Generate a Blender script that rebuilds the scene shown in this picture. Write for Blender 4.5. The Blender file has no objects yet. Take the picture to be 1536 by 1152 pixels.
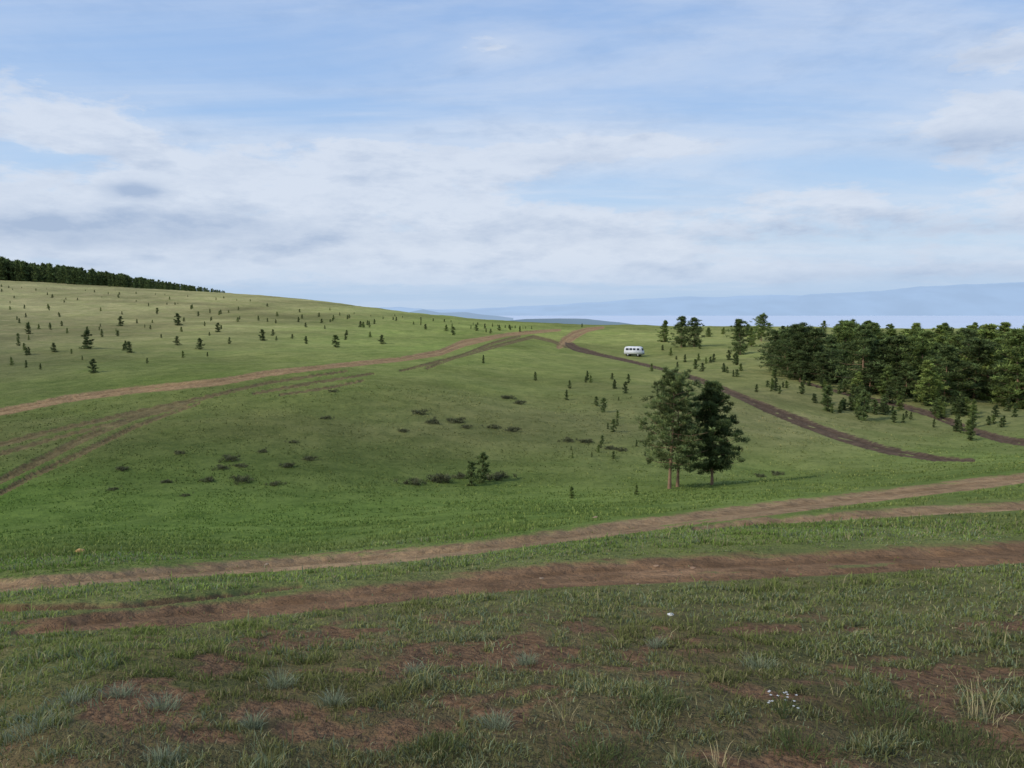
import bpy, bmesh, math, random
import numpy as np
from mathutils import Vector, Matrix
rnd=random.Random(7)
scn=bpy.context.scene; C=scn.collection
CZ=1.65; F=1195.0; HV=466.0
P=math.atan((576-HV)/F)
cam=bpy.data.cameras.new('camera'); co=bpy.data.objects.new('camera',cam); C.objects.link(co)
co.location=(0,0,CZ); co.rotation_euler=(math.pi/2-P,0,0)
cam.sensor_width=36; cam.lens=36*F/1536; cam.clip_end=120000; cam.clip_start=0.05
scn.camera=co
try:
    scn.view_settings.view_transform='Standard'; scn.view_settings.look='None'
    scn.view_settings.exposure=0
except Exception: pass
def ray(u,v):
    dx=(u-768)/F; dv=(576-v)/F
    return dx, math.cos(P)+dv*math.sin(P), -math.sin(P)+dv*math.cos(P)
def pt(u,v,Y):
    a,b,c=ray(u,v); k=Y/b
    return a*k, Y, CZ+c*k
def project(x,y,z):
    z=z-CZ; f=y*math.cos(P)-z*math.sin(P); up=y*math.sin(P)+z*math.cos(P)
    f=np.maximum(f,1e-3)
    return 768+F*x/f, 576-F*up/f
def vnoise(x,y,seed=0):
    xi=np.floor(x).astype(np.int64); yi=np.floor(y).astype(np.int64); fx=x-xi; fy=y-yi
    def h(a,b):
        q=(a*374761393+b*668265263+seed*1442695041)&0xffffffff
        q=((q^(q>>13))*1274126177)&0xffffffff
        q=q^(q>>16)
        return (q&0xffff)/65535.0
    fx=fx*fx*(3-2*fx); fy=fy*fy*(3-2*fy)
    return (h(xi,yi)*(1-fx)+h(xi+1,yi)*fx)*(1-fy)+(h(xi,yi+1)*(1-fx)+h(xi+1,yi+1)*fx)*fy
def fbm(x,y,seed=0,o=4):
    s=0;a=.5;t=0
    for i in range(o):
        s=s+a*vnoise(x*2**i,y*2**i,seed+i); t+=a; a*=.5
    return s/t
cols={
0:[(1152,2.9),(1050,3.75),(950,5.6),(900,7.6),(872,9.5),(852,11.5),(838,15),(815,22),(780,31),(730,40),(670,52),(617,66),(560,100),(500,190),(450,380),(420,560)],
330:[(1152,2.9),(1050,3.7),(950,5.5),(900,7.4),(855,11),(840,14),(815,21),(770,32),(720,41),(650,54),(575,78),(540,115),(500,190),(465,340),(439,560)],
550:[(843,11.5),(650,57),(555,90),(510,190),(461,520)],
768:[(1152,2.9),(1050,3.7),(950,5.4),(900,7),(865,8.8),(830,12),(800,16),(780,22),(755,31),(730,42),(680,53),(620,68),(570,92),(530,140),(505,220),(484,420)],
950:[(534,170),(560,110),(489,360)],
1150:[(1152,2.9),(1050,3.7),(950,5.3),(900,6.8),(840,9.5),(790,14.5),(762,20),(745,27),(728,38),(710,48),(660,59),(610,76),(570,100),(535,150),(510,210),(490,320)],
1536:[(1152,2.9),(1050,3.7),(950,5.3),(900,6.6),(820,10),(757,19),(715,29),(690,42),(665,58),(610,85),(560,125),(520,190),(497,300)]}
cp=[]
for u,l in cols.items():
    for v,Y in l:
        x,y,z=pt(u,v,Y); cp.append((math.atan2(x,y),math.log(math.hypot(x,y)),z))
def edge(u,sg):
    l=[]
    for v,Y in cols[u][::2]:
        x,y,z=pt(u,v,Y); l.append((sg*1.3,math.log(math.hypot(x,y)),z))
    return l
cp+=edge(0,-1)+edge(1536,1)
for t in (-1.3,-.6,0,.6,1.3): cp.append((t,math.log(.8),0.0))
for t,r,z in [(-.58,850,26),(-.36,800,14),(-.2,800,-2),(0,700,-25),(.3,600,-25),(.55,600,-28),(1.3,700,-30),(-1.3,900,28),
              (-.58,1400,10),(-.36,1400,-20),(0,1400,-95),(.3,1400,-95),(.58,1400,-95),(1.3,1400,-95)]: cp.append((t,math.log(r),z))
cp=np.array(cp); S=3.0
A=np.c_[cp[:,0]*S,cp[:,1]]
def U(d2): return 0.5*d2*np.log(d2+1e-12)
NA=len(A); K=U(((A[:,None]-A[None])**2).sum(-1))+np.eye(NA)*2e-3
Pm=np.c_[np.ones(NA),A]; M=np.block([[K,Pm],[Pm.T,np.zeros((3,3))]])
WT=np.linalg.solve(M,np.r_[cp[:,2],0,0,0])
def H(x,y):
    x=np.atleast_1d(np.asarray(x,float)); y=np.atleast_1d(np.asarray(y,float))
    r=np.maximum(np.hypot(x,y),.6); a=np.arctan2(x,y)*S; b=np.log(r)
    z=WT[NA]+WT[NA+1]*a+WT[NA+2]*b
    for i in range(NA): z=z+WT[i]*U((a-A[i,0])**2+(b-A[i,1])**2)
    k=np.clip((r-12)/40,0,1)
    z=z+k*(fbm(x/16,y/16,3,3)-.5)*1.3+k*(fbm(x/3.2,y/3.2,5,3)-.5)*.22
    z=z+(1-k)*((fbm(x/.9,y/.9,9,3)-.5)*.08+(fbm(x/.16,y/.16,19,2)-.5)*.025)
    return z
YS=np.geomspace(2.2,1300,900)
def hit(u,v):
    a,b,c=ray(u,v); xs=a/b*YS; zr=CZ+c/b*YS
    d=zr-H(xs,YS); i=int(np.argmax(d<0))
    if d[i]>=0: i=int(np.argmin(d[:780]))
    if i==0: i=1
    t=d[i-1]/(d[i-1]-d[i]+1e-9) if d[i]<0 else 0
    t=min(max(t,0),1)
    y=YS[i-1]+(YS[i]-YS[i-1])*t; x=a/b*y
    return float(x),float(y),float(H(x,y)[0])
def mesh_obj(name,V,T,mat,parent=None,cols=None,smooth=False,extra=None):
    me=bpy.data.meshes.new(name); V=np.asarray(V,np.float32); T=np.asarray(T,np.int32)
    k=T.shape[1]
    me.vertices.add(len(V)); me.vertices.foreach_set('co',V.ravel())
    me.loops.add(T.size); me.loops.foreach_set('vertex_index',T.ravel())
    me.polygons.add(len(T)); me.polygons.foreach_set('loop_start',np.arange(0,T.size,k,dtype=np.int32))
    if smooth: me.polygons.foreach_set('use_smooth',np.ones(len(T),bool))
    if cols is not None: addcol(me,'Col',cols)
    for nm,a in (extra or {}).items():
        if a.ndim==2: addcol(me,nm,a)
        else:
            at=me.attributes.new(nm,'FLOAT','POINT'); at.data.foreach_set('value',a.astype(np.float32))
    me.update(calc_edges=True); me.validate()
    me.materials.append(mat)
    o=bpy.data.objects.new(name,me); C.objects.link(o)
    if parent: o.parent=parent
    return o
def addcol(me,nm,a):
    at=me.color_attributes.new(nm,'FLOAT_COLOR','POINT')
    a=np.c_[a,np.ones(len(a))].astype(np.float32) if a.shape[1]==3 else a.astype(np.float32)
    at.data.foreach_set('color',a.ravel())
def tag(o,label,cat,group=None,kind=None):
    o['label']=label
    o['category']=cat
    if group:o['group']=group
    if kind:o['kind']=kind
    return o
def empty(name,loc,rz=0):
    o=bpy.data.objects.new(name,None); C.objects.link(o); o.location=loc; o.rotation_euler=(0,0,rz); o.empty_display_size=.2
    return o
def lin(c):
    c=np.asarray(c,float)/255.; return np.where(c<.04045,c/12.92,((c+.055)/1.055)**2.4)
class NT:
    def __init__(s,nt): s.t=nt; s.n=nt.nodes; s.l=nt.links
    def new(s,ty,ins=None,**kw):
        nd=s.n.new(ty)
        for k,v in kw.items(): setattr(nd,k,v)
        for k,v in (ins or {}).items():
            if isinstance(v,bpy.types.NodeSocket): s.l.new(v,nd.inputs[k])
            else: nd.inputs[k].default_value=v
        return nd
    def m(s,op,a,b=0,c=0,clamp=False):
        nd=s.n.new('ShaderNodeMath'); nd.operation=op; nd.use_clamp=clamp
        for i,v in enumerate((a,b,c)):
            if isinstance(v,bpy.types.NodeSocket): s.l.new(v,nd.inputs[i])
            else: nd.inputs[i].default_value=v
        return nd.outputs[0]
    def mix(s,f,a,b,bt='MIX'):
        nd=s.n.new('ShaderNodeMixRGB'); nd.blend_type=bt
        for i,v in enumerate((f,a,b)):
            if isinstance(v,bpy.types.NodeSocket): s.l.new(v,nd.inputs[i])
            elif i==0: nd.inputs[0].default_value=v
            else: nd.inputs[i].default_value=(*v,1)
        return nd.outputs[0]
    def noise(s,vec,scale,detail=3,rough=.5,dist=0):
        nd=s.new('ShaderNodeTexNoise',{'Vector':vec,'Scale':scale,'Detail':detail,'Roughness':rough,'Distortion':dist})
        return nd.outputs['Fac']
    def ss(s,x,a,b):
        nd=s.new('ShaderNodeMapRange',{'Value':x,'From Min':a,'From Max':b},interpolation_type='SMOOTHSTEP')
        return nd.outputs[0]
def newmat(name):
    m=bpy.data.materials.new(name); m.use_nodes=True; nt=NT(m.node_tree); b=nt.n['Principled BSDF']
    b.inputs['Specular IOR Level'].default_value=.15
    return m,nt,b
def simple(name,col,rough=.8,var=.25,scale=4,spec=.2,metal=0):
    m,nt,b=newmat(name); tc=nt.new('ShaderNodeTexCoord').outputs['Object']
    nz=nt.noise(tc,scale,4); k=nt.m('ADD',nt.m('MULTIPLY',nz,var*2),1-var)
    cc=nt.mix(1,col,nt.new('ShaderNodeCombineXYZ',{0:k,1:k,2:k}).outputs[0],'MULTIPLY')
    nt.l.new(cc,b.inputs['Base Color']); b.inputs['Roughness'].default_value=rough
    b.inputs['Specular IOR Level'].default_value=spec; b.inputs['Metallic'].default_value=metal
    return m
def colmat(name,rough=.8,trans=0.0,spec=.1):
    m,nt,b=newmat(name); a=nt.new('ShaderNodeAttribute',attribute_name='Col').outputs['Color']
    nt.l.new(a,b.inputs['Base Color']); b.inputs['Roughness'].default_value=rough
    b.inputs['Specular IOR Level'].default_value=spec
    if trans:
        tr=nt.new('ShaderNodeBsdfTranslucent',{'Color':a}); mx=nt.new('ShaderNodeMixShader',{0:trans,1:b.outputs[0],2:tr.outputs[0]})
        nt.l.new(mx.outputs[0],nt.n['Material Output'].inputs['Surface'])
    return m
M_need=colmat('needles',.7,.35); M_grass=colmat('grass_blades',.75,.3); M_bark=simple('pine_bark',(.27,.17,.105),.9,.45,6)
BR=(144,120,88); BN=(146,122,92); RD=(126,100,75); DK=(92,78,64); OL=(108,98,68)
roads=[
 ('dirt_track','near brown dirt track crossing the whole view below the green hollow',BN,1,[(-80,884,11),(0,877,11),(150,864,11),(300,853,11),(450,843,11),(600,832,11),(700,822,10),(768,812,10),(900,795,11),(1050,775,10),(1200,757,10),(1300,745,9),(1400,733,9),(1536,716,9),(1640,704,9)]),
 ('dirt_track','wide reddish bare dirt track nearest the viewer',RD,1,[(20,947,5),(80,938,10),(150,930,14),(300,918,16),(450,903,16),(600,886,16),(700,874,17),(850,861,20),(1000,853,22),(1150,847,21),(1300,840,20),(1400,834,19),(1536,826,18),(1640,822,18)]),
 ('dirt_track','faint narrow track between the two near tracks',BN,.7,[(1040,793,3),(1100,785,5),(1150,780,6),(1300,771,7),(1420,764,7),(1536,758,7),(1640,753,7)]),
 ('dirt_track','short worn strip left of the reddish track',(112,94,68),.55,[(-60,912,6),(60,910,6),(200,906,5),(330,892,5),(450,878,4)]),
 ('dirt_track','long dirt track climbing the left hillside',BR,1,[(-60,628,6),(0,618,6),(100,598,6),(200,585,6),(330,573,6),(400,560,5),(500,549,4),(600,539,4),(660,529,5),(695,515,6),(730,508,4),(760,502,3),(800,498,3),(840,495,2)]),
 ('dirt_track','pale rutted track at the crest in the middle',BR,1,[(838,520,4),(848,512,8),(862,502,7),(880,495,4),(905,491,2)]),
 ('dirt_track','dark dirt track running past the white van down to the hollow',DK,1,[(848,514,6),(865,523,5),(900,532,3),(950,543,2.5),(1000,555,2.5),(1050,570,4),(1100,590,5),(1150,612,7),(1200,632,8),(1260,655,8),(1330,675,7),(1400,687,5),(1460,690,3)]),
 ('dirt_track','dark track curving among saplings at right edge',DK,1,[(1200,572,2),(1290,596,3),(1340,605,4),(1400,622,5),(1450,643,6),(1500,658,6),(1536,664,6),(1640,672,6)]),
 ('worn_ruts','upper of the old grassy wheel ruts below the left track',OL,.9,[(-60,683,5),(0,666,5),(100,641,4),(200,619,4),(300,597,3),(400,574,3),(520,556,2)]),
 ('worn_ruts','lower of the old grassy wheel ruts below the left track',OL,.8,[(-60,700,4),(0,680,4),(100,652,3),(190,630,3),(280,608,2)]),
 ('worn_ruts','curving grassy rut on the far left of the mound',OL,.85,[(-30,735,6),(60,690,7),(130,655,6),(220,618,5),(330,590,3)]),
 ('worn_ruts','inner curving rut on the far left of the mound',OL,.75,[(-30,755,5),(50,712,5),(120,680,5),(200,640,4),(300,604,2)]),
 ('worn_ruts','faint ruts over the mound near the crest',OL,.7,[(600,556,2),(690,534,3),(760,515,3),(800,505,3),(830,512,3),(850,520,3)]),
 ('worn_ruts','double ruts beside the hillside track bend',OL,.8,[(380,590,2.5),(480,572,3),(560,560,2)]),
 ('worn_ruts','thin rut beneath the hillside track bend',OL,.8,[(420,592,2),(500,580,2.5),(545,570,2)]),
 ('worn_ruts','short rut where the hillside track turns to the crest',OL,.75,[(640,552,2),(700,530,2.5),(740,514,2.5),(780,504,2)]),
]
def seg_mask(u,v):
    best=np.full(u.shape,-1.0); rid=np.full(u.shape,-1); rc=np.tile(lin(OL),(len(u),1)); rut=np.zeros(u.shape)
    for i,(nm,lb,c,st,pl) in enumerate(roads):
        for (u0,v0,w0),(u1,v1,w1) in zip(pl[:-1],pl[1:]):
            mw=max(w0,w1)*2.5
            sel=np.where((u>min(u0,u1)-mw)&(u<max(u0,u1)+mw)&(v>min(v0,v1)-mw)&(v<max(v0,v1)+mw))[0]
            if not len(sel): continue
            uu=u[sel];vv=v[sel];dx=u1-u0;dy=v1-v0
            t=np.clip(((uu-u0)*dx+(vv-v0)*dy)/(dx*dx+dy*dy),0,1)
            sx=uu-u0-dx*t; sy=vv-v0-dy*t; d=np.hypot(sx,sy)/(w0+(w1-w0)*t)
            mk=np.clip(1-d,-1,1)*1.0
            mk=np.where(mk>0,mk*st,mk)
            b=mk>best[sel]; ii=sel[b]
            best[ii]=mk[b]; rid[ii]=i; rc[ii]=lin(c); rut[ii]=(np.sign(sy)*d)[b]
    return best,rid,rc,rut
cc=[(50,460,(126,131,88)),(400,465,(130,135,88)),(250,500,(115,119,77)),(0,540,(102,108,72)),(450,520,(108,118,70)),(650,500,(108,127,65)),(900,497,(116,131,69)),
(100,585,(84,102,50)),(300,560,(88,109,50)),(600,520,(100,121,59)),(400,610,(92,104,56)),(100,650,(88,98,56)),(250,700,(79,92,49)),(450,690,(80,93,51)),(600,640,(96,105,62)),(800,640,(98,106,66)),  # lower left of the mound darker: its shade is part of these colours
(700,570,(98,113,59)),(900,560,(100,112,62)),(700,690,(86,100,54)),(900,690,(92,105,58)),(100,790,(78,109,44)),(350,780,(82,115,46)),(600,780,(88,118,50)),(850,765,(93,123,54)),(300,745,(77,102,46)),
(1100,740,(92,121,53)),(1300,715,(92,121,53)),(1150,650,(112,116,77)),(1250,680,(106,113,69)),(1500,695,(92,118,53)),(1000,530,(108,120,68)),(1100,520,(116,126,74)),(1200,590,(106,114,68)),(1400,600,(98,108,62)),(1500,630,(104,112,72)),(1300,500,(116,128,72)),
(200,845,(92,110,56)),(200,890,(100,106,65)),(600,860,(100,104,67)),(1000,820,(94,99,62)),(1400,790,(88,98,57)),(1400,745,(94,110,60)),(800,920,(84,88,56)),(200,970,(85,95,54)),(1300,920,(82,88,54)),(300,1100,(80,80,53)),(900,1100,(76,77,51)),(1400,1100,(72,74,49)),(760,1000,(84,85,55))]  # foreground colours kept low, with the dimness of cloud shade painted in
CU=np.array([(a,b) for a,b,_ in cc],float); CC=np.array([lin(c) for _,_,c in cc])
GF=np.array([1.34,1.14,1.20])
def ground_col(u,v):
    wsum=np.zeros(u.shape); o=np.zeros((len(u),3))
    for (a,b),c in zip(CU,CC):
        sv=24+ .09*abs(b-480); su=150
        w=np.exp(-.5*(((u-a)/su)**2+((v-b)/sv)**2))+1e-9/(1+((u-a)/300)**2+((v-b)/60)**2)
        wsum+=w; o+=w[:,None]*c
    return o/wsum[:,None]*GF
def soil_amt(x,y,u,v):
    nz=fbm(x/.55,y/.55,41,4)+.5*(fbm(x/.15,y/.15,44,2)-.5)
    th=.61-.15*np.exp(-(((u-520)/300)**2+((v-1065)/42)**2))-.08*np.exp(-(((u-880)/160)**2+((v-950)/25)**2))-.09*np.exp(-(((u-1250)/260)**2+((v-1030)/26)**2))-.10*np.exp(-(((u-1300)/300)**2+((v-1140)/26)**2))
    s=np.clip((nz-th)/.10,0,1)
    return s*np.clip((v-905)/30,0,1)
th=np.r_[np.linspace(-1.35,-.70,50)[:-1],np.linspace(-.70,.70,760),np.linspace(.70,1.35,50)[1:]]
rr=np.geomspace(.7,1500,820)
TH,RR=np.meshgrid(th,rr); gx=(RR*np.sin(TH)).ravel(); gy=(RR*np.cos(TH)).ravel(); gz=H(gx,gy)
gu,gv=project(gx,gy,gz)
mask,rid,rcol,rut=seg_mask(gu,gv)
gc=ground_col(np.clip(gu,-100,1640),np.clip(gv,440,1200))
so=soil_amt(gx,gy,gu,gv)
rr2=np.hypot(gx,gy)
big=fbm(gx/9,gy/9,61,4); huge=fbm(gx/38,gy/38,67,4); kf=np.clip((rr2-90)/80,0,1)
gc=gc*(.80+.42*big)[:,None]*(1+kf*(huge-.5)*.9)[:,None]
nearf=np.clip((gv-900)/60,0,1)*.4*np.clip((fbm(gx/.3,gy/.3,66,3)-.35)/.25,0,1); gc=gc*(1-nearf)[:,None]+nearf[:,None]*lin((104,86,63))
sandy=np.exp(-(((gu-1000)/70)**2+((gv-851)/7)**2)); rcol=rcol*(1+.7*sandy)[:,None]
rcol=rcol*(.82+.45*fbm(gx/1.6,gy/1.6,95,3))[:,None]
dep=np.clip(mask+.1,0,.6)*np.clip(rr2/40,.06,.4)*.5
gz=gz-dep+np.where(mask>0,.02*np.cos(rut*7)*np.clip(rr2/20,.3,3),0)
nr,nc=TH.shape; idx=np.arange(nr*nc).reshape(nr,nc)
Q=np.stack([idx[:-1,:-1],idx[1:,:-1],idx[1:,1:],idx[:-1,1:]],-1).reshape(-1,4)[:, ::-1]
m,nt,b=newmat('steppe_ground'); tc=nt.new('ShaderNodeTexCoord').outputs['Object']
gcol=nt.new('ShaderNodeAttribute',attribute_name='Col').outputs['Color']
rca=nt.new('ShaderNodeAttribute',attribute_name='RoadCol').outputs['Color']
mk=nt.new('ShaderNodeAttribute',attribute_name='mask').outputs['Fac']
ru=nt.new('ShaderNodeAttribute',attribute_name='rut').outputs['Fac']
sl=nt.new('ShaderNodeAttribute',attribute_name='soil').outputs['Fac']
n1=nt.noise(tc,.35,6,.66); n2=nt.noise(tc,2.2,6,.7); n3=nt.noise(tc,22,4,.7); n4=nt.noise(tc,.08,5,.6,.6); n5=nt.noise(tc,.9,5,.7)
dry=nt.ss(n1,.42,.60)
g1=nt.mix(nt.m('MULTIPLY',dry,.6),gcol,nt.mix(1,gcol,(1.45,1.34,1.45),'MULTIPLY'))
dk=nt.ss(n2,.50,.68); g2=nt.mix(nt.m('MULTIPLY',dk,.55),g1,nt.mix(1,g1,(.58,.62,.58),'MULTIPLY'))
g3=nt.mix(nt.m('MULTIPLY',nt.ss(n4,.42,.60),.4),g2,nt.mix(1,g2,(.72,.86,.66),'MULTIPLY'))
g3=nt.mix(nt.m('MULTIPLY',nt.ss(n5,.5,.66),.5),g3,nt.mix(1,g3,(.58,.64,.58),'MULTIPLY'))
g4=nt.mix(nt.m('MULTIPLY',nt.ss(n3,.4,.7),.4),g3,nt.mix(1,g3,(.6,.63,.6),'MULTIPLY'))
g4=nt.mix(1,g4,(1.18,1.17,1.16),'MULTIPLY')
soilc=nt.mix(nt.ss(n3,.35,.7),tuple(lin((130,103,77))),tuple(lin((92,71,53))))
g5=nt.mix(sl,g4,soilc)
rv=nt.mix(nt.ss(n2,.35,.7),nt.mix(1,rca,(1.4,1.38,1.36),'MULTIPLY'),nt.mix(1,rca,(.82,.8,.78),'MULTIPLY'))
rv=nt.mix(nt.m('MULTIPLY',nt.ss(n3,.45,.65),.35),rv,nt.mix(1,rv,(.68,.66,.62),'MULTIPLY'))
rutd=nt.m('MULTIPLY',nt.ss(nt.m('ABSOLUTE',nt.m('SUBTRACT',nt.m('ABSOLUTE',ru),.5)),.22,.05),.35)
rv=nt.mix(rutd,rv,nt.mix(1,rv,(.64,.6,.56),'MULTIPLY'))
rc_=nt.m('ADD',mk,nt.m('MULTIPLY',nt.m('SUBTRACT',n2,.5),.9))
rc_=nt.m('ADD',rc_,nt.m('MULTIPLY',nt.m('SUBTRACT',n1,.5),.7))
mid=nt.m('MULTIPLY',nt.m('SUBTRACT',1,nt.ss(nt.m('ABSOLUTE',ru),.06,.28)),1.0)
rc_=nt.m('SUBTRACT',rc_,nt.m('MULTIPLY',mid,nt.ss(n1,.5,.62)))
rf=nt.ss(rc_,-.05,.25)
fin=nt.mix(rf,g5,rv); nt.l.new(fin,b.inputs['Base Color']); b.inputs['Roughness'].default_value=.95; b.inputs['Specular IOR Level'].default_value=.03
bh=nt.m('ADD',nt.m('ADD',nt.m('MULTIPLY',n2,.25),nt.m('MULTIPLY',n3,.05)),nt.m('MULTIPLY',n5,.3))
bp=nt.new('ShaderNodeBump',{'Height':bh,'Strength':.75,'Distance':1.0}); nt.l.new(bp.outputs[0],b.inputs['Normal'])
M_earth=m
qm=mask[Q].mean(1); qi=rid[Q[:,0]]; qi=np.where(qm>0.02,qi,-1)
def part_mesh(name,faces):
    us,inv=np.unique(faces.ravel(),return_inverse=True)
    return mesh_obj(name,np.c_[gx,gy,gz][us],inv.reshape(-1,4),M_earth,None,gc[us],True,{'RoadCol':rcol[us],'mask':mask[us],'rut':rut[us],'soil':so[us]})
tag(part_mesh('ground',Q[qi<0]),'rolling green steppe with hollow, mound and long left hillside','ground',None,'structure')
for i,(nm,lb,c,st,pl) in enumerate(roads):
    f=Q[qi==i]
    if len(f): tag(part_mesh(nm,f),lb,'track' if nm=='dirt_track' else 'ruts',None,'structure')
m,nt,b=newmat('lake_water'); tc=nt.new('ShaderNodeTexCoord').outputs['Object']
wc=nt.mix(nt.noise(tc,.0006,3),(.55,.63,.73),(.62,.70,.79)); nt.l.new(wc,b.inputs['Base Color']); b.inputs['Roughness'].default_value=.7; b.inputs['Specular IOR Level'].default_value=.4
bp=nt.new('ShaderNodeBump',{'Height':nt.noise(tc,.02,5),'Strength':.1,'Distance':2.0}); nt.l.new(bp.outputs[0],b.inputs['Normal'])
xs=np.linspace(-30000,40000,30); ys=np.linspace(500,30000,30)
X,Y=np.meshgrid(xs,ys); ii=np.arange(900).reshape(30,30)
tag(mesh_obj('water',np.c_[X.ravel(),Y.ravel(),np.full(900,-125.)],np.stack([ii[:-1,:-1],ii[:-1,1:],ii[1:,1:],ii[1:,:-1]],-1).reshape(-1,4),m),'pale wide lake beyond the right slope','lake',None,'structure')
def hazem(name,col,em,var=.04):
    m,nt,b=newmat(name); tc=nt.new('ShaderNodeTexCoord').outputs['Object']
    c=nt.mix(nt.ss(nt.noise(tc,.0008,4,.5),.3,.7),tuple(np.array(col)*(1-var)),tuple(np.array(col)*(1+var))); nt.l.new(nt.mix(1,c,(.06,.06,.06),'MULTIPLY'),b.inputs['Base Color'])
    b.inputs['Roughness'].default_value=1; nt.l.new(c,b.inputs['Emission Color']); b.inputs['Emission Strength'].default_value=em  # emission stands in for aerial haze over the far hills
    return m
def range_(name,Y,pts,mat,label,seed,base=-130,depth=.15,amp=1.):
    us=np.arange(pts[0][0],pts[-1][0]+1,3.0); tv=np.interp(us,[p[0] for p in pts],[p[1] for p in pts])
    tv=tv+(fbm(us/60,us*0,seed,5)-.5)*6*amp
    V=[];rows=9
    for k in range(rows):
        t=k/(rows-1)
        for u,v in zip(us,tv):
            x,y,z=pt(u,v,Y); s=math.sin(t*math.pi/2); yy=Y*(1-depth*(1-t)); rg=(vnoise(np.array([u/19.]),np.array([t*3.]),seed)[0]-.5)*.05*(1-t)*t*4
            V.append((x*yy/Y,yy,base+(z-base)*max(0,min(1,s+rg))))
    for u,v in zip(us,tv):
        x,y,z=pt(u,v,Y); V.append((x*1.1,Y*1.1,base))
    rows+=1; ii=np.arange(rows*len(us)).reshape(rows,len(us))
    tag(mesh_obj(name,V,np.stack([ii[:-1,:-1],ii[:-1,1:],ii[1:,1:],ii[1:,:-1]],-1).reshape(-1,4),mat,None,None,True),label,'hills',None,'structure')
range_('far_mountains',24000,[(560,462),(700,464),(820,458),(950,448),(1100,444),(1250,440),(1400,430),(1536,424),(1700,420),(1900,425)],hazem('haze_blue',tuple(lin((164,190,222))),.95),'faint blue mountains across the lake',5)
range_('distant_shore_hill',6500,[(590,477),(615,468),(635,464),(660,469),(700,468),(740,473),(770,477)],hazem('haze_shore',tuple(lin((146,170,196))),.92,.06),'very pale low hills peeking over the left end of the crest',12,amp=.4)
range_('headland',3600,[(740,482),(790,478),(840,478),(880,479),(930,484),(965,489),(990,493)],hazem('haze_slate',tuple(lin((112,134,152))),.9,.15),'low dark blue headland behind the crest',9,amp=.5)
def tube(pts,rad,k=7):
    pts=np.array(pts,float); V=[];T=[]
    for i,p in enumerate(pts):
        d=pts[min(i+1,len(pts)-1)]-pts[max(i-1,0)]; d/=np.linalg.norm(d)+1e-9
        a=np.cross(d,[1,0,0.1])
        if np.linalg.norm(a)<.2: a=np.cross(d,[0,1,0])
        a/=np.linalg.norm(a); c=np.cross(d,a)
        for j in range(k):
            t=2*math.pi*j/k; V.append(p+rad[i]*(a*math.cos(t)+c*math.sin(t)))
    for i in range(len(pts)-1):
        for j in range(k):
            p=i*k+j;q=i*k+(j+1)%k; T+=[(p,q,q+k),(p,q+k,p+k)]
    return np.array(V),np.array(T)
def join(parts):
    V=[];T=[];Cc=[];o=0
    for p in parts:
        V.append(p[0]);T.append(p[1]+o); o+=len(p[0])
        if len(p)>2: Cc.append(p[2])
    return np.concatenate(V),np.concatenate(T),(np.concatenate(Cc) if Cc else None)
def needles(cen,rad,nper,bl,bw,col,rg,flat=.5,upb=.35):
    N=len(cen)*nper; c=np.repeat(cen,nper,0); r=np.repeat(rad,nper)
    off=rg.normal(size=(N,3)); off/=np.linalg.norm(off,axis=1)[:,None]; off*= (rg.random(N)**.5)[:,None]; off[:,2]*=flat
    p=c+off*r[:,None]
    d=off+rg.normal(size=(N,3))*.5; d[:,2]+=upb; d/=np.linalg.norm(d,axis=1)[:,None]
    s=np.cross(d,rg.normal(size=(N,3))); s/=np.linalg.norm(s,axis=1)[:,None]+1e-9
    L=bl*(.6+.8*rg.random(N))[:,None]; w=bw*(.6+.8*rg.random(N))[:,None]
    V=np.stack([p-s*w-d*L*.4,p+s*w-d*L*.4,p+d*L*.8],1).reshape(-1,3); T=np.arange(3*N).reshape(-1,3)
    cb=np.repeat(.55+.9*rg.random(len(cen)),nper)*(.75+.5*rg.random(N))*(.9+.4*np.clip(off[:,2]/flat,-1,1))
    hue=rg.random(N)[:,None]*np.array([.35,.12,.0])+1
    K=np.repeat(cb[:,None]*np.asarray(col)*hue,3,0)
    return V,T,K
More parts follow.
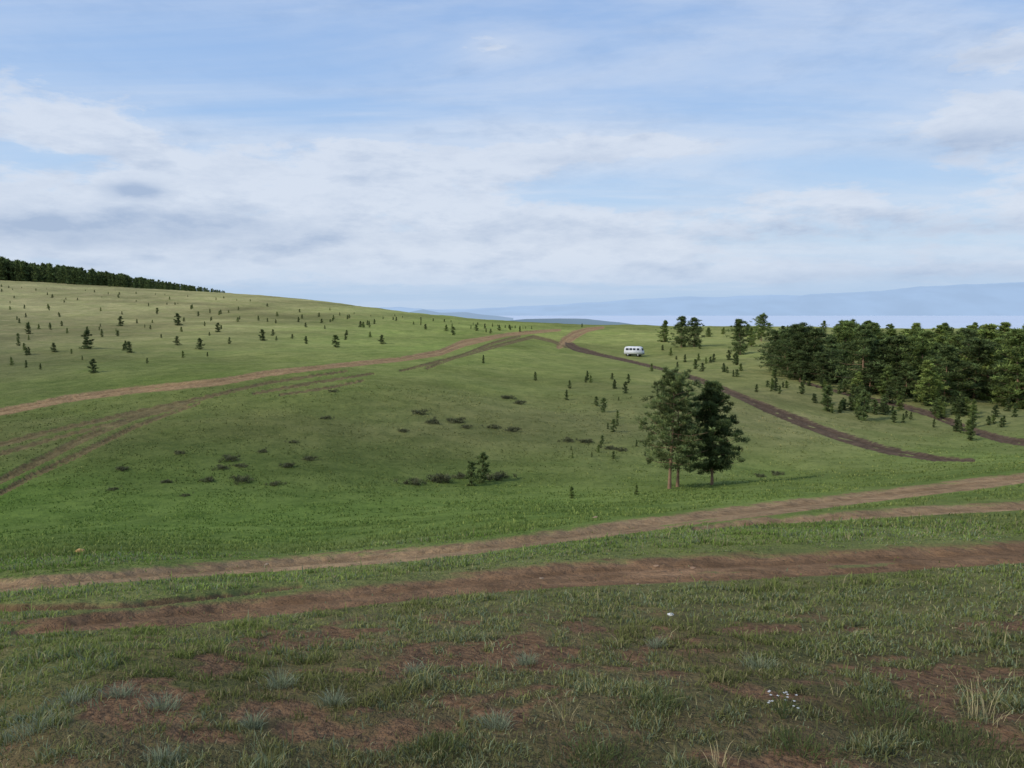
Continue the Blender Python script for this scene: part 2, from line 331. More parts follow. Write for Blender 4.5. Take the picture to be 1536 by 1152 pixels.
def pine_parts(Ht,cb,cw,seed,nb,ncl,nper,bl,bw,col,tr=.12,shape='round',lean=.04,topk=.10,cr=.095):
    rg=np.random.default_rng(seed)
    tp=[];rd=[]
    ph=rg.random()*6
    for i in range(10):
        t=i/9; tp.append((lean*Ht*math.sin(t*2.4+ph)*t, lean*Ht*math.cos(t*2+ph)*t, Ht*.97*t-(.03*Ht if i==0 else 0))); rd.append(tr*(1-.9*t)*(1.35 if i==0 else 1))
    tp=np.array(tp); trunk=[tube(tp,rd,8)]; limbs=[]
    cen=[];rad=[]
    for i in range(nb):
        t=(i+rg.random())/nb; z=cb+(1-cb)*t
        if shape=='round': prof=(1-t)**.5*min(1,.55+t*1.6)+.08
        elif shape=='mid': prof=(1-t)**.68*min(1,.7+t*1.4)+.06
        else: prof=(1-t)**.9+.04
        az=i*2.4+rg.random()*.9; L=cw*prof*(.45+.72*rg.random())
        zz=z*Ht*.97; bx=np.interp(zz,tp[:,2],tp[:,0]); by=np.interp(zz,tp[:,2],tp[:,1])
        rise=(.05+.5*t)*L+rg.normal()*.1*L
        e=np.array([bx+math.cos(az)*L,by+math.sin(az)*L,zz+rise]); b0=np.array([bx,by,zz])
        mdl=(b0+e)/2+np.array([0,0,-.08*L]); limbs.append(tube([b0,mdl,e],[tr*.28*(1-.7*t)+.004,tr*.18*(1-.7*t)+.003,.004],5))
        for k in range(ncl):
            s=.25+.75*((k+rg.random())/ncl); q=b0*(1-s)+e*s+rg.normal(size=3)*L*.14; q[2]+=rg.random()*.05*L
            cen.append(q); rad.append((cr+cr*rg.random())*cw*(1-.3*t)*(1.15-.3*s))
    for k in range(4): cen.append(tp[-1]+np.array([0,0,-.025*Ht*k])); rad.append(topk*cw*(.6+.2*k))
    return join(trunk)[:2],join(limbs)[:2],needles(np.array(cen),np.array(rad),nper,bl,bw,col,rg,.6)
def pine_thing(name,loc,rz,parts,cmat=M_need):
    r=empty(name,loc,rz); mesh_obj('trunk',parts[0][0],parts[0][1],M_bark,r,None,True)
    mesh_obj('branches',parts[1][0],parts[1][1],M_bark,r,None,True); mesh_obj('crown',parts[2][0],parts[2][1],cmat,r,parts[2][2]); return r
def dup(root,loc,rz,sc):
    r=root.copy(); C.objects.link(r); r.location=loc; r.rotation_euler=(0,0,rz); r.scale=sc
    for ch in root.children:
        c=ch.copy(); C.objects.link(c); c.parent=r
    return r
DG=(.115,.168,.06); MG=(.16,.23,.07); LG=(.22,.30,.085)
def mpp(y): return y/F
x,y,z=hit(1004,733); h=(733-552)*mpp(y)
tag(pine_thing('pine_tree',(x,y,z),0,pine_parts(h,.2,2.25,3,52,8,44,.14,.02,(.155,.21,.082),.085,'round',cr=.075)),'tallest pine of the clump, left trunk, airy green crown','pine tree')
x2,y2,z2=hit(1018,731); h2=(731-566)*mpp(y2)
tag(pine_thing('pine_tree',(x2,y2+.3,z2),0,pine_parts(h2,.38,1.6,8,24,6,46,.14,.02,(.145,.195,.077),.075,'round',lean=.03)),'slim reddish middle pine between the two larger pines of the clump','pine tree')
x3,y3,z3=hit(1068,727); h3=(727-568)*mpp(y3)
tag(pine_thing('pine_tree',(x3,y3,z3),1,pine_parts(h3,.12,2.05,5,60,8,66,.14,.023,(.09,.132,.05),.075,'mid',lean=.02,cr=.09)),'dense dark pine on the right of the clump','pine tree')
VW=[]
for k,(cbf,cw,sh,col) in enumerate([(.06,2.9,'round',DG),(.03,2.5,'mid',MG),(.06,3.1,'round',(.095,.14,.052)),(.03,2.3,'mid',LG),(.2,2.9,'round',MG)]):
    VW.append(pine_thing('pine_tree',(0,0,0),0,pine_parts(8,cbf,cw,100+k,38,6,32,.28,.055,col,.12,sh,cr=.135)))
used=set()
def wood_tree(u,v,hp,k,label,group=None,wf=1.):
    x,y,z=hit(u,v); s=hp*mpp(y)/8.
    if k in used: r=dup(VW[k],(x,y,z-.1),rnd.random()*6,(s*wf,s*wf,s))
    else: used.add(k); r=VW[k]; r.location=(x,y,z-.1); r.scale=(s*wf,s*wf,s)
    tag(r,label,'pine tree',group)
    if not group and 'group' in r: del r['group']
    return r
for a in [(1022,521,47,0,'left of two touching dark pines standing alone right of the van'),
 (1041,520,44,2,'right of two touching dark pines standing alone right of the van'),
 (996,513,33,1,'small thin pine just left of the two touching pines'),
 (1110,532,54,0,'rounded dark pine at the left end of the right wood'),
 (1142,512,41,4,'pale topped pine behind the gap at the left end of the wood'),
 (1127,520,30,3,'low light green pine between the first two pines of the wood'),
 (1160,550,56,2,'dark pine forming the left edge of the dense wood'),
 (1199,567,83,2,'tall dark pine near the front left of the dense wood'),
 (1295,585,98,0,'tall pine in the middle front of the wood beside the gap'),
 (1345,588,86,2,'broad dark pine right of the gap in the wood'),
 (1410,590,76,0,'dark front pine right of the broad dark pine')]: wood_tree(*a,wf=1.1 if a[0]<1150 else 1.25)
WG='pines of the wood on the right slope'
for (u,v,h,k) in [(1178,560,66,0),(1222,570,78,2),(1245,562,58,0),(1212,550,60,0),(1190,545,52,2),(1270,562,38,1),(1312,580,70,2),(1328,584,80,0),(1366,582,58,2),(1390,578,74,1),(1235,575,48,2),(1172,556,44,2),(1260,572,30,3),(1285,592,36,3),(1200,570,46,2),(1182,566,38,0),(1248,574,38,2),(1305,590,48,2),(1360,594,50,0),(1330,594,46,1),(1375,592,44,2),(1345,598,34,0)]:
    wood_tree(u,v,h,k,'dark pine in the dense front row of the right wood',WG,1.4)
for i in range(50):
    u=1388+(i%25)*9.6+rnd.uniform(-6,6); v=rnd.uniform(562,612); top=rnd.choice([rnd.uniform(484,502),rnd.uniform(500,540),rnd.uniform(515,555)])
    wood_tree(u,v,max(v-top,26),rnd.choice([0,2,3,3,4,1]),'pine in the crowded right part of the wood',WG,rnd.uniform(1.15,1.5))
for i in range(54):
    u=1250+i*6+rnd.uniform(-7,7); v=rnd.uniform(515,552); top=rnd.choice([rnd.uniform(480,488),rnd.uniform(490,508),rnd.uniform(496,514)])
    wood_tree(u,v,v-top,rnd.choice([3,3,3,1,1,4]),'lighter green pine behind the front row of the right wood','back row pines on the right slope',rnd.uniform(1.2,1.7))
for i in range(22):
    u=1050+i*18+rnd.uniform(-8,8); v=rnd.uniform(497,512)
    wood_tree(u,v,rnd.uniform(8,18),rnd.choice([3,1,0]),'small pine on the far plateau before the lake','far plateau pines',1.5)
def sapling_mesh(k,col,shape='cone',cw=.34,ncl=3,nper=26,nb=20):
    t,l,c=pine_parts(1.,.03,cw,300+k,nb,ncl,nper,.07,.016,col,.022,shape,.02,.22,.2)
    bc=np.tile(np.array([[.12,.08,.05]]),(len(t[0]),1)); bc2=np.tile(np.array([[.12,.08,.05]]),(len(l[0]),1))
    return join([(t[0],t[1],bc),(l[0],l[1],bc2),c])
SM=[]
for k,(c,sh,cw) in enumerate([(DG,'mid',.28),((.085,.125,.048),'mid',.34),(MG,'mid',.30),(DG,'round',.34),((.10,.15,.055),'cone',.27)]):
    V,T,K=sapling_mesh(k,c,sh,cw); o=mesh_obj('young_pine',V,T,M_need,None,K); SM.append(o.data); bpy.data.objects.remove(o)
def sapling(u,v,hp,label,group=None,k=None,wf=1.):
    x,y,z=hit(u,v); s=hp*mpp(y); o=bpy.data.objects.new('young_pine',SM[rnd.randrange(5) if k is None else k]); C.objects.link(o)
    o.location=(x,y,z-.03*s); o.rotation_euler=(0,0,rnd.random()*6); o.scale=(s*wf,s*wf,s)
    tag(o,label,'young pine',group); return o
for u,v,h,l in [(131,523,28,'largest bushy young pine on the left hillside'),(194,529,17,'round young pine right of the largest one on the left hillside'),
 (267,488,18,'dark young pine high on the left hillside, biggest of the upper row'),(266,518,14,'small young pine straight below the upper dark one on the hillside'),
 (300,524,17,'twiggy young pine just above the hillside track'),(327,498,14,'small dark young pine in the middle of the left hillside'),(394,511,17,'young pine right of the hillside middle, above the track'),
 (504,521,19,'rounded young pine close above the left track where it turns'),(573,516,14,'flat dark young pine left of the track bend'),(181,489,15,'dark young pine at upper left, beside a smaller one'),
 (140,559,21,'pale thin sapling low on the left hillside'),(81,528,14,'small young pine left of the largest bushy one'),(43,501,14,'dark young pine near the left edge of the hillside'),
 (725,545,13,'tiny dark sapling at the top of the mound'),(803,571,14,'small sapling high on the right of the mound'),(905,618,22,'slim sapling up slope from the pine clump'),
 (938,590,18,'sapling left above the pine clump'),(922,583,14,'smaller sapling left above the pine clump'),(857,748,20,'little sapling in the lush grass left of the pine clump'),
 (955,742,16,'low sapling just left of the tall pine trunks'),(1241,617,40,'young pine on the right slope left of the tallest sapling'),(1295,630,46,'tallest dark sapling above the curving dark track'),
 (920,648,20,'sapling on slope left of the pine crown'),(850,600,16,'pale sapling above the dark shrubs'),(873,491,6,'tiny dark bush on the crest beside the track'),
 (724,723,46,'tall leggy young pine in the hollow, right of its twin'),(707,728,38,'leggy young pine in the hollow, left of its twin'),(886,574,12,'tiny sapling below the van track')]:
    hill=u<600; sapling(u,v,h,l,wf=1.25 if hill else .95,k=(1 if h!=19 else 3) if hill else (3 if h in(40,46,38) else None))
GL='young pines dotted over the left hillside'
def crest_v(u): return np.interp(u,[0,330,550,768,900],[424,441,464,486,492])
for i in range(210):
    u=rnd.uniform(-10,800); c=float(crest_v(u)); lo=np.interp(u,[0,300,600,800],[560,545,512,500]); t=rnd.random()**1.5
    v=c+6+t*(lo-c-8); hp=(3.2+8*(t)**.8)*rnd.uniform(.6,1.25)
    if 0<u and t>.55 and rnd.random()<.4: continue
    sapling(u,v,hp,'small young pine dotted over the pale left hillside',GL,wf=rnd.uniform(.9,1.4))
GR='saplings on the right slope'
for i in range(125):
    u=rnd.uniform(980,1530) if i<90 else rnd.uniform(1150,1536); c=np.interp(u,[980,1100,1200,1300,1450,1536],[528,552,585,606,630,632]); v=c+rnd.gauss(0,12)
    hp=rnd.uniform(7,18)*np.interp(u,[980,1450],[.75,1.6])
    sapling(u,v,hp,'small sapling scattered between the tracks on the right slope',GR,wf=rnd.uniform(.9,1.4))
for i in range(26):
    u=rnd.uniform(850,990); v=rnd.uniform(550,690); sapling(u,v,rnd.uniform(6,15),'small sapling on the mound left of the pine clump','small saplings left of the pine clump',wf=1.0)
rg=np.random.default_rng(5); SH=[]
for k in range(4):
    cen=np.c_[rg.normal(size=(26,2))*.26,rg.random(26)*.24+.03]; V,T,K=needles(cen,np.full(26,.16),26,.11,.017,(.11,.125,.066),rg,.8,.6)
    o=mesh_obj('shrub',V,T,M_need,None,K); SH.append(o.data); bpy.data.objects.remove(o)
def shrub(u,v,wp,label,group=None):
    x,y,z=hit(u,v); s=wp*mpp(y); o=bpy.data.objects.new('shrub',SH[rnd.randrange(4)]); C.objects.link(o); o.location=(x,y,z-.02); o.rotation_euler=(0,0,rnd.random()*6)
    o.scale=(s*.85,s*.85,s*.8); tag(o,label,'shrub',group)
for u,v,w in [(345,690,28),(333,703,22),(362,722,32),(430,700,24),(465,690,22),(310,722,24),(268,680,18),(250,724,20),(395,678,18),(440,664,16),(183,705,22),(412,728,22),(630,621,24),(650,635,26),(686,634,28),(740,642,22),(770,647,24),
  (853,662,22),(880,664,24),(915,674,22),(932,676,20),(760,598,20),(780,606,20),(490,628,18),(605,648,18),(700,642,18),(1165,712,22),(1140,715,18),(360,700,20),(278,744,16),(170,735,18),(500,588,14)]:
    shrub(u,v,w,'low dark shrub dotted over the grassy mound','low dark shrubs on the mound')
for u,v,w,l in [(620,726,34,'dark shrub at left end of the row in the hollow'),(662,722,44,'widest dark shrub in the hollow row, beside leggy pines'),(748,718,40,'dark shrub right of the leggy young pines in the hollow'),(690,716,26,'small shrub just left of the leggy young pines')]: shrub(u,v,w,l)
parts=[]; rg=np.random.default_rng(77)
bt,bl_,bc=pine_parts(1.,.02,.24,900,16,2,5,.13,.035,(.11,.16,.06),.02,'mid',.01,.2,.16)
bV,bT,bK=join([bc])
for i in range(1500):
    u=rg.uniform(-260,342); Yd=rg.uniform(548,680)
    hp=np.interp(u,[-260,0,130,230,290,342],[38,33,25,15,9,4])
    x=(u-768)/F*Yd/math.cos(P); z=H(x,Yd)[0]; s=hp*560/F*rg.uniform(.72,1.1)
    a=rg.random()*6; R=np.array([[math.cos(a),-math.sin(a),0],[math.sin(a),math.cos(a),0],[0,0,1]])
    parts.append((bV@R.T*np.array([s*1.1+.6,s*1.1+.6,s])+[x,Yd,z-.3],bT,bK*rg.uniform(.7,1.3)))
V,T,K=join(parts); tag(mesh_obj('pine_wood',V,T,M_need,None,K),'dark far pine wood capping the left hill','wood',None,'stuff')
def blades(x,y,hh,ww,col,rg,lean=.5,z=None):
    N=len(x); z=H(x,y) if z is None else z
    a=rg.random(N)*2*math.pi; d=np.c_[np.cos(a),np.sin(a)]; l=lean*rg.random(N)*hh
    rot=rg.random(N)*math.pi; s=np.c_[np.cos(rot),np.sin(rot)]*ww[:,None]
    b0=np.c_[x,y,z-.01]; zz=np.zeros((N,1)); s3=np.c_[s,zz]
    mid=b0+np.c_[d*(l*.3)[:,None],hh*.55]; tip=b0+np.c_[d*l[:,None],hh*(1-.25*(l/(hh+1e-6)))]
    V=np.stack([b0-s3,b0+s3,mid-s3*.75,mid+s3*.75,tip],1).reshape(-1,3)
    o=np.arange(N)[:,None]*5; T=np.stack([o+[0,1,3],o+[0,3,2],o+[2,3,4]],1).reshape(-1,3)
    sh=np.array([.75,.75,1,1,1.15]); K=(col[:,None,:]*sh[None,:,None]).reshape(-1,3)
    return V,T,K
rg=np.random.default_rng(21)
def scatter(N,r0,r1):
    t=rg.uniform(-.66,.66,N); r=np.exp(rg.uniform(math.log(r0),math.log(r1),N)); x=r*np.sin(t); y=r*np.cos(t); z=H(x,y); u,v=project(x,y,z)
    mk,_,_,_=seg_mask(u,v); return x,y,z,u,v,mk,r
x,y,z,u,v,mk,r=scatter(450000,2.3,17)
cl=fbm(x/.16,y/.16,71,2); soil=soil_amt(x,y,u,v)
pr=(.15+1.0*np.clip((cl-.42)/.2,0,1))*(1-.93*soil)*np.where(mk>-.05,np.clip(.12-mk,0.015,1)*.25,1)*np.clip(.45+.2*r/2.3,0,1)
k=rg.random(len(x))<pr; x,y,z,u,v,mk,r,cl,soil=[q[k] for q in (x,y,z,u,v,mk,r,cl,soil)]
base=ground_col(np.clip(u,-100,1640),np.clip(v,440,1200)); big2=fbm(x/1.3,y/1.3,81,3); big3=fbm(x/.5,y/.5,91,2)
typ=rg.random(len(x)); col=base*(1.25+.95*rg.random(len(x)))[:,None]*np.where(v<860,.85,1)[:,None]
col*=np.array([.96,1.12,.84])
gsel=typ<.18; col[gsel]=lin((168,160,116))*rg.uniform(.5,1.05,gsel.sum())[:,None]
ssel=(typ>.74)&(big2>.43); col[ssel]=lin((140,152,116))*rg.uniform(.5,1.,ssel.sum())[:,None]
col*=(.75+.55*big2)[:,None]
hh=(.016+.030*rg.random(len(x))**1.6+.05*np.clip((cl-.5)/.2,0,1)*np.clip((big3-.42)*4,0,1)*rg.random(len(x))+.06*(rg.random(len(x))>.985))*np.clip(.8+r/14,1,1.5)*np.where(mk>-.4,.5,1); ww=np.clip(.0008*r**.9,.0012,.009)*(.7+.7*rg.random(len(x)))
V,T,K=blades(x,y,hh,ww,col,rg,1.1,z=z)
tag(mesh_obj('grass',V,T,M_grass,None,K),'short mixed green grass on the foreground bank','grass',None,'stuff')
x,y,z,u,v,mk,r=scatter(130000,15,80)
cl=fbm(x/1.1,y/1.1,72,3); pr=np.clip((cl-.38)/.2,0.05,1)*np.where(mk>-.25,0.0,1)
k=rg.random(len(x))<pr; x,y,z,u,v,mk,r,cl=[q[k] for q in (x,y,z,u,v,mk,r,cl)]
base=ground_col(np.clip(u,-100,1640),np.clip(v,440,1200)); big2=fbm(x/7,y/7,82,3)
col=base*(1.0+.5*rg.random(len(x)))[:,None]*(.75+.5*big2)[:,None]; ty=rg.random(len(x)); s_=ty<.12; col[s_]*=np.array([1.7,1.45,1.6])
hh=(.04+.09*rg.random(len(x))**2); ww=.00075*r*(.6+.7*rg.random(len(x)))
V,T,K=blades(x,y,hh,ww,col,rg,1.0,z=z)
tag(mesh_obj('meadow_grass',V,T,M_grass,None,K),'green meadow grass in the hollow and over the mound','grass',None,'stuff')
def tuft(name,u,v,hp,wp,nb,colr,label,cat,group=None,lean=.7,wd=.0022,seed=0,low=.25,spread=.2):
    x,y,z=hit(u,v); s=hp*mpp(y); w=wp*mpp(y); g=np.random.default_rng(seed+int(u))
    px=g.normal(size=nb)*w*spread; py=g.normal(size=nb)*w*spread; zz=H(px+x,py+y)-z
    fall=np.exp(-.5*((px**2+py**2)/(w*.28)**2))
    a=np.arctan2(py,px)+g.normal(size=nb)*.7; hh=s*(low+(1.05-low)*g.random(nb))*(.45+.55*fall); L=lean*g.random(nb)*hh
    d=np.c_[np.cos(a),np.sin(a)]; b0=np.c_[px,py,zz-.005]; rot=g.random(nb)*3.14; s3=np.c_[np.cos(rot),np.sin(rot),np.zeros(nb)]*wd
    m1=b0+np.c_[d*(L*.2)[:,None],hh*.4]; m2=b0+np.c_[d*(L*.55)[:,None],hh*.75]; tp=b0+np.c_[d*L[:,None],hh*(1-.2*g.random(nb))]
    V=np.stack([b0-s3,b0+s3,m1-s3,m1+s3,m2-s3*.8,m2+s3*.8,tp],1).reshape(-1,3); o=np.arange(nb)[:,None]*7
    T=np.stack([o+[0,1,3],o+[0,3,2],o+[2,3,5],o+[2,5,4],o+[4,5,6]],1).reshape(-1,3)
    c=lin(colr)*g.uniform(.5,1.2,nb)[:,None]; K=np.repeat(c,7,0)
    ob=mesh_obj(name,V,T,M_grass,None,K); ob.location=(x,y,z); tag(ob,label,cat,group); return ob
SG=(152,160,128)
for u,v,h,w,l in [(45,1100,38,130,'wide silvery sage tuft at the lower left edge'),(110,1052,30,84,'silvery tuft above the wide one at lower left'),(178,1044,30,64,'silvery tuft between two others near the left'),
 (245,1062,32,58,'silvery tuft left of the bare soil patch'),(420,1030,34,62,'silvery tuft at the top edge of the bare soil patch'),(500,1056,30,50,'silvery tuft standing on the bare soil patch'),
 (244,1142,32,62,'silvery tuft at the very bottom left'),(745,1092,34,54,'silvery tuft on soil in the bottom middle'),(790,996,26,40,'small silvery tuft in grass above the dry straw stalks'),
 (1140,1002,30,60,'silvery tuft right of centre in foreground'),(985,970,22,36,'faint grey green tuft below the white stone'),(620,1010,22,34,'tiny silvery tuft above the bare soil patch'),(380,1090,32,36,'thin silvery tuft among soil left of centre')]:
    tuft('sage_tuft',u,v,h,w,210,SG,l,'tuft',None,1.4,.0011)
ST=(206,190,142)
for u,v,h,w,nb,l in [(848,1080,92,34,20,'dry straw coloured stalks in the bottom middle'),(1480,1080,96,80,44,'large dry straw tuft near the right edge'),(1252,1045,62,22,9,'few dry stalks left of the large dry tuft'),(1080,1150,52,70,36,'dry straw tuft at the bottom edge'),(1150,1000,36,36,12,'dry stalks beside a silvery tuft')]:
    tuft('dry_grass_tuft',u,v,h,w,nb,ST,l,'dry grass',None,1.2,.0010,low=.35,spread=.2)
for u,v,h,w,l in [(980,1060,30,160,'dark green clump in the foreground middle'),(1340,1080,34,200,'dark green clump in the lower right'),(900,1140,36,180,'dark green clump at the bottom edge middle'),(1200,1125,28,150,'dark green clump beneath the white flowers'),(650,1130,30,150,'dark green clump at the bottom left of centre'),(1440,1120,36,200,'dark green clump at the bottom right corner')]:
    tuft('grass_clump',u,v,h,w,420,(98,110,64),l,'grass clump',None,1.3,.0012)
x,y,z=hit(1175,1078); fl=empty('wildflower',(x,y,z)); g=np.random.default_rng(4); M_fl=simple('white_petal',(.8,.8,.78),.6,.08); sp=[]
M_st=simple('flower_stem',(.06,.09,.03),.8)
heads=[]
for i in range(16):
    a=g.random()*6.28; L=.08*g.random()**.6; hh=.045+.07*g.random(); e=np.array([math.cos(a)*L,math.sin(a)*L*.6,hh]); sp.append(tube([(0,0,-.01),e*.5+[0,0,.01],e],[.0012,.001,.0008],4)); heads.append(e)
V,T,_=join(sp); mesh_obj('stems',V,T,M_st,fl)
for e in heads:
    V=[e];T=[]
    for k in range(5):
        t=k*1.2566+g.random()*.2; r=.006; p=len(V)
        V+= [e+np.array([math.cos(t-.35)*r*.8,math.sin(t-.35)*r*.8,.002]),e+np.array([math.cos(t)*r*1.25,math.sin(t)*r*1.25,.003]),e+np.array([math.cos(t+.35)*r*.8,math.sin(t+.35)*r*.8,.002])]
        T+=[(0,p,p+1),(0,p+1,p+2)]
    mesh_obj('blossom',V,np.array(T),M_fl,fl)
tag(fl,'small plant with white blossoms in the lower right foreground','wildflower')
def stone(u,v,wp,col,label,seed,flat=.5):
    x,y,z=hit(u,v); s=wp*mpp(y)/2; bm=bmesh.new(); bmesh.ops.create_icosphere(bm,subdivisions=3,radius=1)
    g=random.Random(seed); dirs=[(Vector((g.gauss(0,1),g.gauss(0,1),g.gauss(0,1))).normalized(),g.uniform(.6,.95)) for _ in range(14)]
    for ve in bm.verts:
        for d,k in dirs:
            t=ve.co.dot(d)
            if t>k: ve.co-=d*(t-k)
    me=bpy.data.meshes.new('stone'); bm.to_mesh(me); bm.free(); o=bpy.data.objects.new('stone',me); C.objects.link(o); o.location=(x,y,z+s*.15); o.scale=(s,s*.8,s*flat)
    me.materials.append(simple('stone_'+str(seed),tuple(lin(col)),.9,.3,3)); tag(o,label,'stone')
stone(121,829,16,(180,145,95),'tan rock lying alone in the lush grass at left',1,.7)
stone(1006,923,12,(215,212,205),'small white stone in the grass below the reddish track',2,.45)
stone(957,877,6,(150,130,110),'tiny pale stone on the lower edge of the reddish track',3)
stone(893,777,10,(150,130,100),'pale stone on the verge above the near track',4)
stone(1040,853,12,(150,122,96),'pale flat stone on the reddish track, right of two',5,.3)
stone(985,850,12,(150,122,96),'pale flat stone on the reddish track, left of two',6,.3)
stone(400,847,8,(150,132,110),'small pale stone by the upper edge of the near track',7,.4)
stone(812,868,8,(150,130,108),'small pale pebble on the reddish track left of centre',8,.4)
x,y,z=hit(951,534.5); van=empty('van',(x,y,z+.02),math.radians(-24)); van.scale=(.92,.92,1)
W_=simple('white_van_paint',(.70,.71,.72),.45,.06,2,.4); GLm=simple('dark_window_glass',(.02,.025,.03),.15,.1,2,.6); RB=simple('tyre_rubber',(.02,.02,.02),.9); RM=simple('wheel_rim_grey',(.4,.4,.4),.5); GB=simple('grey_bumper',(.12,.12,.12),.6); HL=simple('headlight_glass',(.7,.7,.65),.2)
def bmo(name,bm,mat,parent,smooth=False):
    me=bpy.data.meshes.new(name); bmesh.ops.recalc_face_normals(bm,faces=bm.faces); bm.to_mesh(me); bm.free(); me.materials.append(mat); o=bpy.data.objects.new(name,me); C.objects.link(o); o.parent=parent
    if smooth:
        for p in me.polygons: p.use_smooth=True
    return o
prof=[(-2.12,.5),(-2.18,1.0),(-2.12,1.7),(-1.95,1.98),(-1.6,2.1),(1.35,2.1),(1.72,1.98),(1.93,1.7),(2.1,1.22),(2.2,1.05),(2.22,.6),(2.1,.48)]
bm=bmesh.new(); f1=[bm.verts.new((a,-.95,c)) for a,c in prof]; f2=[bm.verts.new((a,.95,c)) for a,c in prof]
bm.faces.new(f1); bm.faces.new(f2[::-1])
for i in range(12): j=(i+1)%12; bm.faces.new([f1[j],f1[i],f2[i],f2[j]])
for ve in bm.verts:
    if ve.co.z>1.2: ve.co.y*=1-(ve.co.z-1.2)*.13
bmesh.ops.bevel(bm,geom=list(bm.edges),offset=.06,segments=2,affect='EDGES')
bmo('body',bm,W_,van,True)
def box(name,x0,x1,y0,y1,z0,z1,mat,parent,bv=.02):
    bm=bmesh.new(); bmesh.ops.create_cube(bm,size=1)
    for ve in bm.verts: ve.co=Vector(((x0+x1)/2+ve.co.x*(x1-x0),(y0+y1)/2+ve.co.y*(y1-y0),(z0+z1)/2+ve.co.z*(z1-z0)))
    bmesh.ops.bevel(bm,geom=list(bm.edges),offset=bv,segments=2,affect='EDGES'); return bmo(name,bm,mat,parent)
for s in(-1,1):
    for a,b2 in((-1.75,-1.05),(-.9,-.2),(-.05,.6),(.85,1.5)):
        w=box('window',a,b2,s*.9-.03,s*.9+.03,1.32,1.78,GLm,van)
        for ve in w.data.vertices: ve.co.y*=1-(ve.co.z-1.4)*.1
    box('door_handle',.72,.84,s*.95-.02,s*.95+.03,1.08,1.12,GB,van,.008)
    box('headlight',2.17,2.26,s*.66-.11,s*.66+.11,.82,1.02,HL,van,.03)
    box('mirror',1.72,1.78,s*1.05-.07,s*1.05+.07,1.35,1.6,GB,van,.02)
ws=box('windscreen',-.02,.02,-.74,.74,-.27,.27,GLm,van,.01); ws.location=(2.01,0,1.5); ws.rotation_euler=(0,math.radians(-19),0)
box('rear_window',-2.2,-2.14,-.55,.55,1.32,1.7,GLm,van)
box('bumper',2.2,2.32,-.9,.9,.45,.6,GB,van); box('bumper',-2.3,-2.16,-.9,.9,.45,.6,GB,van)
box('underbody',-1.9,1.95,-.6,.6,.32,.55,GB,van)
for wx in(-1.25,1.15):
    for s in(-1,1):
        wh=empty('wheel',(wx,s*.82,.38)); wh.parent=van
        for nm,r_,w_,mt in(('tyre',.38,.24,RB),('rim',.2,.27,RM)):
            bm=bmesh.new(); bmesh.ops.create_cone(bm,cap_ends=True,segments=24,radius1=r_,radius2=r_,depth=w_); bmesh.ops.rotate(bm,verts=bm.verts,matrix=Matrix.Rotation(math.pi/2,3,'X'))
            bmesh.ops.bevel(bm,geom=[e for e in bm.edges if len(e.link_faces)==2 and abs(e.calc_face_angle(0))>1],offset=.03,segments=2,affect='EDGES'); bmo(nm,bm,mt,wh)
tag(van,'white loaf shaped van on the track near the crest','van')
el=math.radians(36); sd=Vector((-.85,-.42,0)).normalized()*math.cos(el)+Vector((0,0,math.sin(el)))
sun=bpy.data.lights.new('sun','SUN'); sun.energy=2.5; sun.angle=math.radians(6); sun.color=(1,.94,.83); so_=bpy.data.objects.new('sun',sun); C.objects.link(so_); so_.rotation_euler=(-sd).to_track_quat('-Z','Y').to_euler()
w=bpy.data.worlds.new('World'); scn.world=w; w.use_nodes=True; nt=NT(w.node_tree); bg=nt.n['Background']
sky=nt.new('ShaderNodeTexSky',sky_type='NISHITA'); sky.sun_disc=False; sky.sun_elevation=el; sky.sun_rotation=math.atan2(sd.x,sd.y)%(2*math.pi)
d=nt.new('ShaderNodeTexCoord').outputs['Generated']; sx=nt.new('ShaderNodeSeparateXYZ',{0:d}); X,Y,Z=sx.outputs
az=nt.m('ARCTAN2',X,Y); e=nt.m('ARCSINE',Z)
def ramp(x,st):
    r=nt.new('ShaderNodeValToRGB',{0:x}); cr=r.color_ramp
    while len(cr.elements)<len(st): cr.elements.new(.5)
    for el_,(p,c) in zip(cr.elements,st): el_.position=p; el_.color=(*lin(c),1)
    return r.outputs[0]
grad=ramp(nt.m('MULTIPLY',e,1.0),[(0,(186,208,234)),(.03,(182,208,237)),(.08,(192,218,243)),(.16,(176,208,244)),(.26,(158,194,240)),(.4,(138,177,231)),(1,(95,135,202))])
skyc=nt.mix(1,sky.outputs[0],(.09,.09,.09),'MULTIPLY'); base=nt.mix(.92,skyc,grad)
zz=nt.m('ADD',nt.m('MAXIMUM',Z,0),.10)
pv=nt.new('ShaderNodeCombineXYZ',{0:nt.m('DIVIDE',X,zz),1:nt.m('DIVIDE',Y,zz),2:0.0}).outputs[0]
pv2=nt.new('ShaderNodeMapping',{'Vector':pv,'Rotation':(0,0,.5),'Scale':(.45,1.3,1)}).outputs[0]
ci=nt.noise(pv2,.9,8,.6,.5)
av=nt.new('ShaderNodeCombineXYZ',{0:az,1:nt.m('MULTIPLY',e,3.0),2:.3}).outputs[0]
cu=nt.noise(av,6.0,10,.6,.1); cu_up=nt.noise(nt.new('ShaderNodeVectorMath',{0:av,1:(-.02,.05,0)},operation='ADD').outputs[0],6.0,6,.6,.1)
fine=nt.noise(av,19,9,.64,.15)
def azel(u,v):
    a,b_,c=ray(u,v); L=math.sqrt(a*a+b_*b_+c*c); return math.atan2(a,b_),math.asin(c/L)
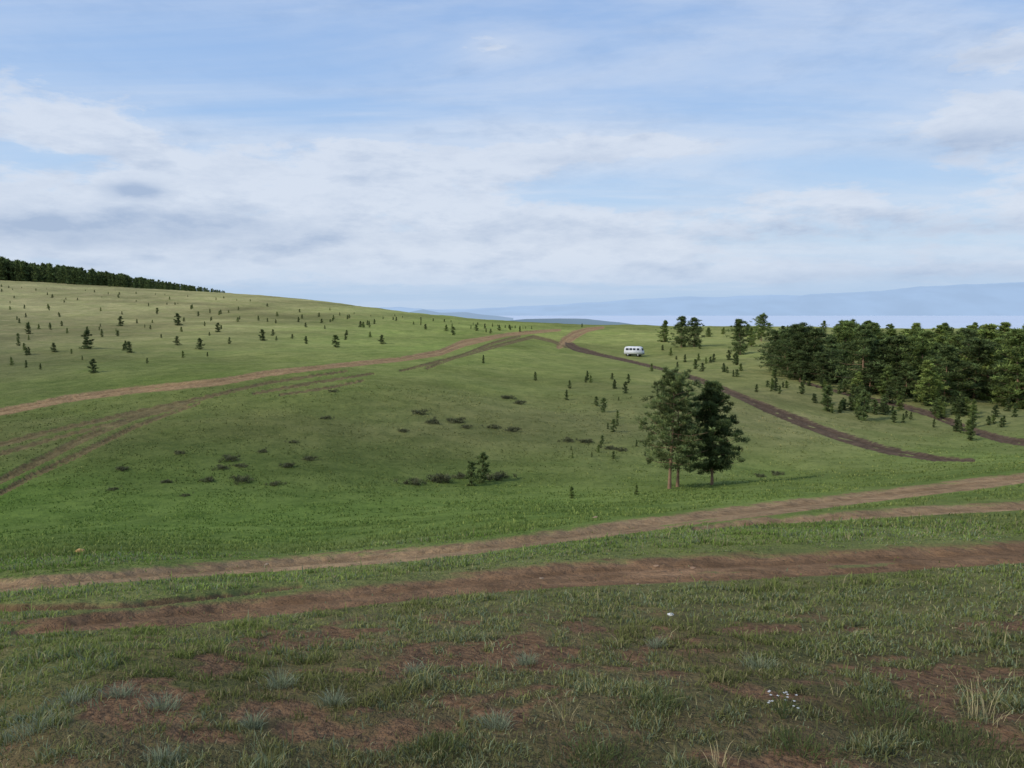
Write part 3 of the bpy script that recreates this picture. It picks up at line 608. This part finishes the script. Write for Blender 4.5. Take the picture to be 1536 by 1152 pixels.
def gsum(l):
    t=None
    for u,v,su,sv,am in l:
        a0,e0=azel(u,v); q=nt.m('ADD',nt.m('POWER',nt.m('ABSOLUTE',nt.m('MULTIPLY',nt.m('SUBTRACT',az,a0),F/su)),2),nt.m('POWER',nt.m('ABSOLUTE',nt.m('MULTIPLY',nt.m('SUBTRACT',e,e0),F/sv)),2))
        g=nt.m('MULTIPLY',nt.m('EXPONENT',nt.m('MULTIPLY',q,-.7)),am); t=g if t is None else nt.m('ADD',t,g)
    return t
cover=gsum([(250,240,330,50,.22),(80,160,240,50,.06),(600,290,300,60,.22),(150,345,220,35,.28),(202,282,26,9,.45),(940,218,130,14,.42),(740,70,45,16,.26),(1460,190,100,30,.34),(1500,72,80,20,.26),(1250,330,330,36,.22),(450,385,380,36,.22),(850,370,250,30,.14),(1150,412,420,14,.26),
 (200,50,260,50,-.14),(450,182,130,16,-.28),(650,130,200,45,-.12),(900,292,130,18,-.34),(980,80,160,60,-.14),(60,236,60,12,-.22),(1250,160,150,60,-.08),(1100,448,500,14,-.3),(1150,250,150,30,-.12)])
dark=gsum([(110,345,240,24,.75),(320,330,110,14,.3),(202,285,28,10,1.0),(1450,214,100,16,.7),(1350,345,250,14,.4),(1400,414,250,9,.5),(1490,84,80,12,.4),(740,355,150,10,.25),(870,240,60,8,.3),(30,440,100,10,.2)])
cov=nt.m('ADD',nt.m('ADD',nt.m('MULTIPLY',cu,.95),nt.m('MULTIPLY',fine,.5)),cover)
ac=nt.ss(cov,.69,.95); ai=nt.m('MULTIPLY',nt.ss(nt.m('ADD',ci,nt.m('MULTIPLY',cover,.4)),.30,.72),.78)
alpha=nt.m('MAXIMUM',ac,ai)
shd=nt.m('MULTIPLY',nt.m('SUBTRACT',cu_up,cu),3.0); shade=nt.m('ADD',nt.m('ADD',nt.m('MULTIPLY',nt.m('MAXIMUM',shd,0),.8),nt.m('MULTIPLY',nt.m('SUBTRACT',fine,.47),1.1)),dark,clamp=True)
cc_=nt.mix(shade,tuple(lin((219,227,240))),tuple(lin((168,185,212))))
out=nt.mix(nt.m('MULTIPLY',alpha,.86),base,cc_)
hz=nt.m('SUBTRACT',1,nt.ss(e,.0,.08)); out=nt.mix(nt.m('MULTIPLY',hz,.55),out,tuple(lin((180,204,232))))
nt.l.new(out,bg.inputs[0]); bg.inputs[1].default_value=1.0
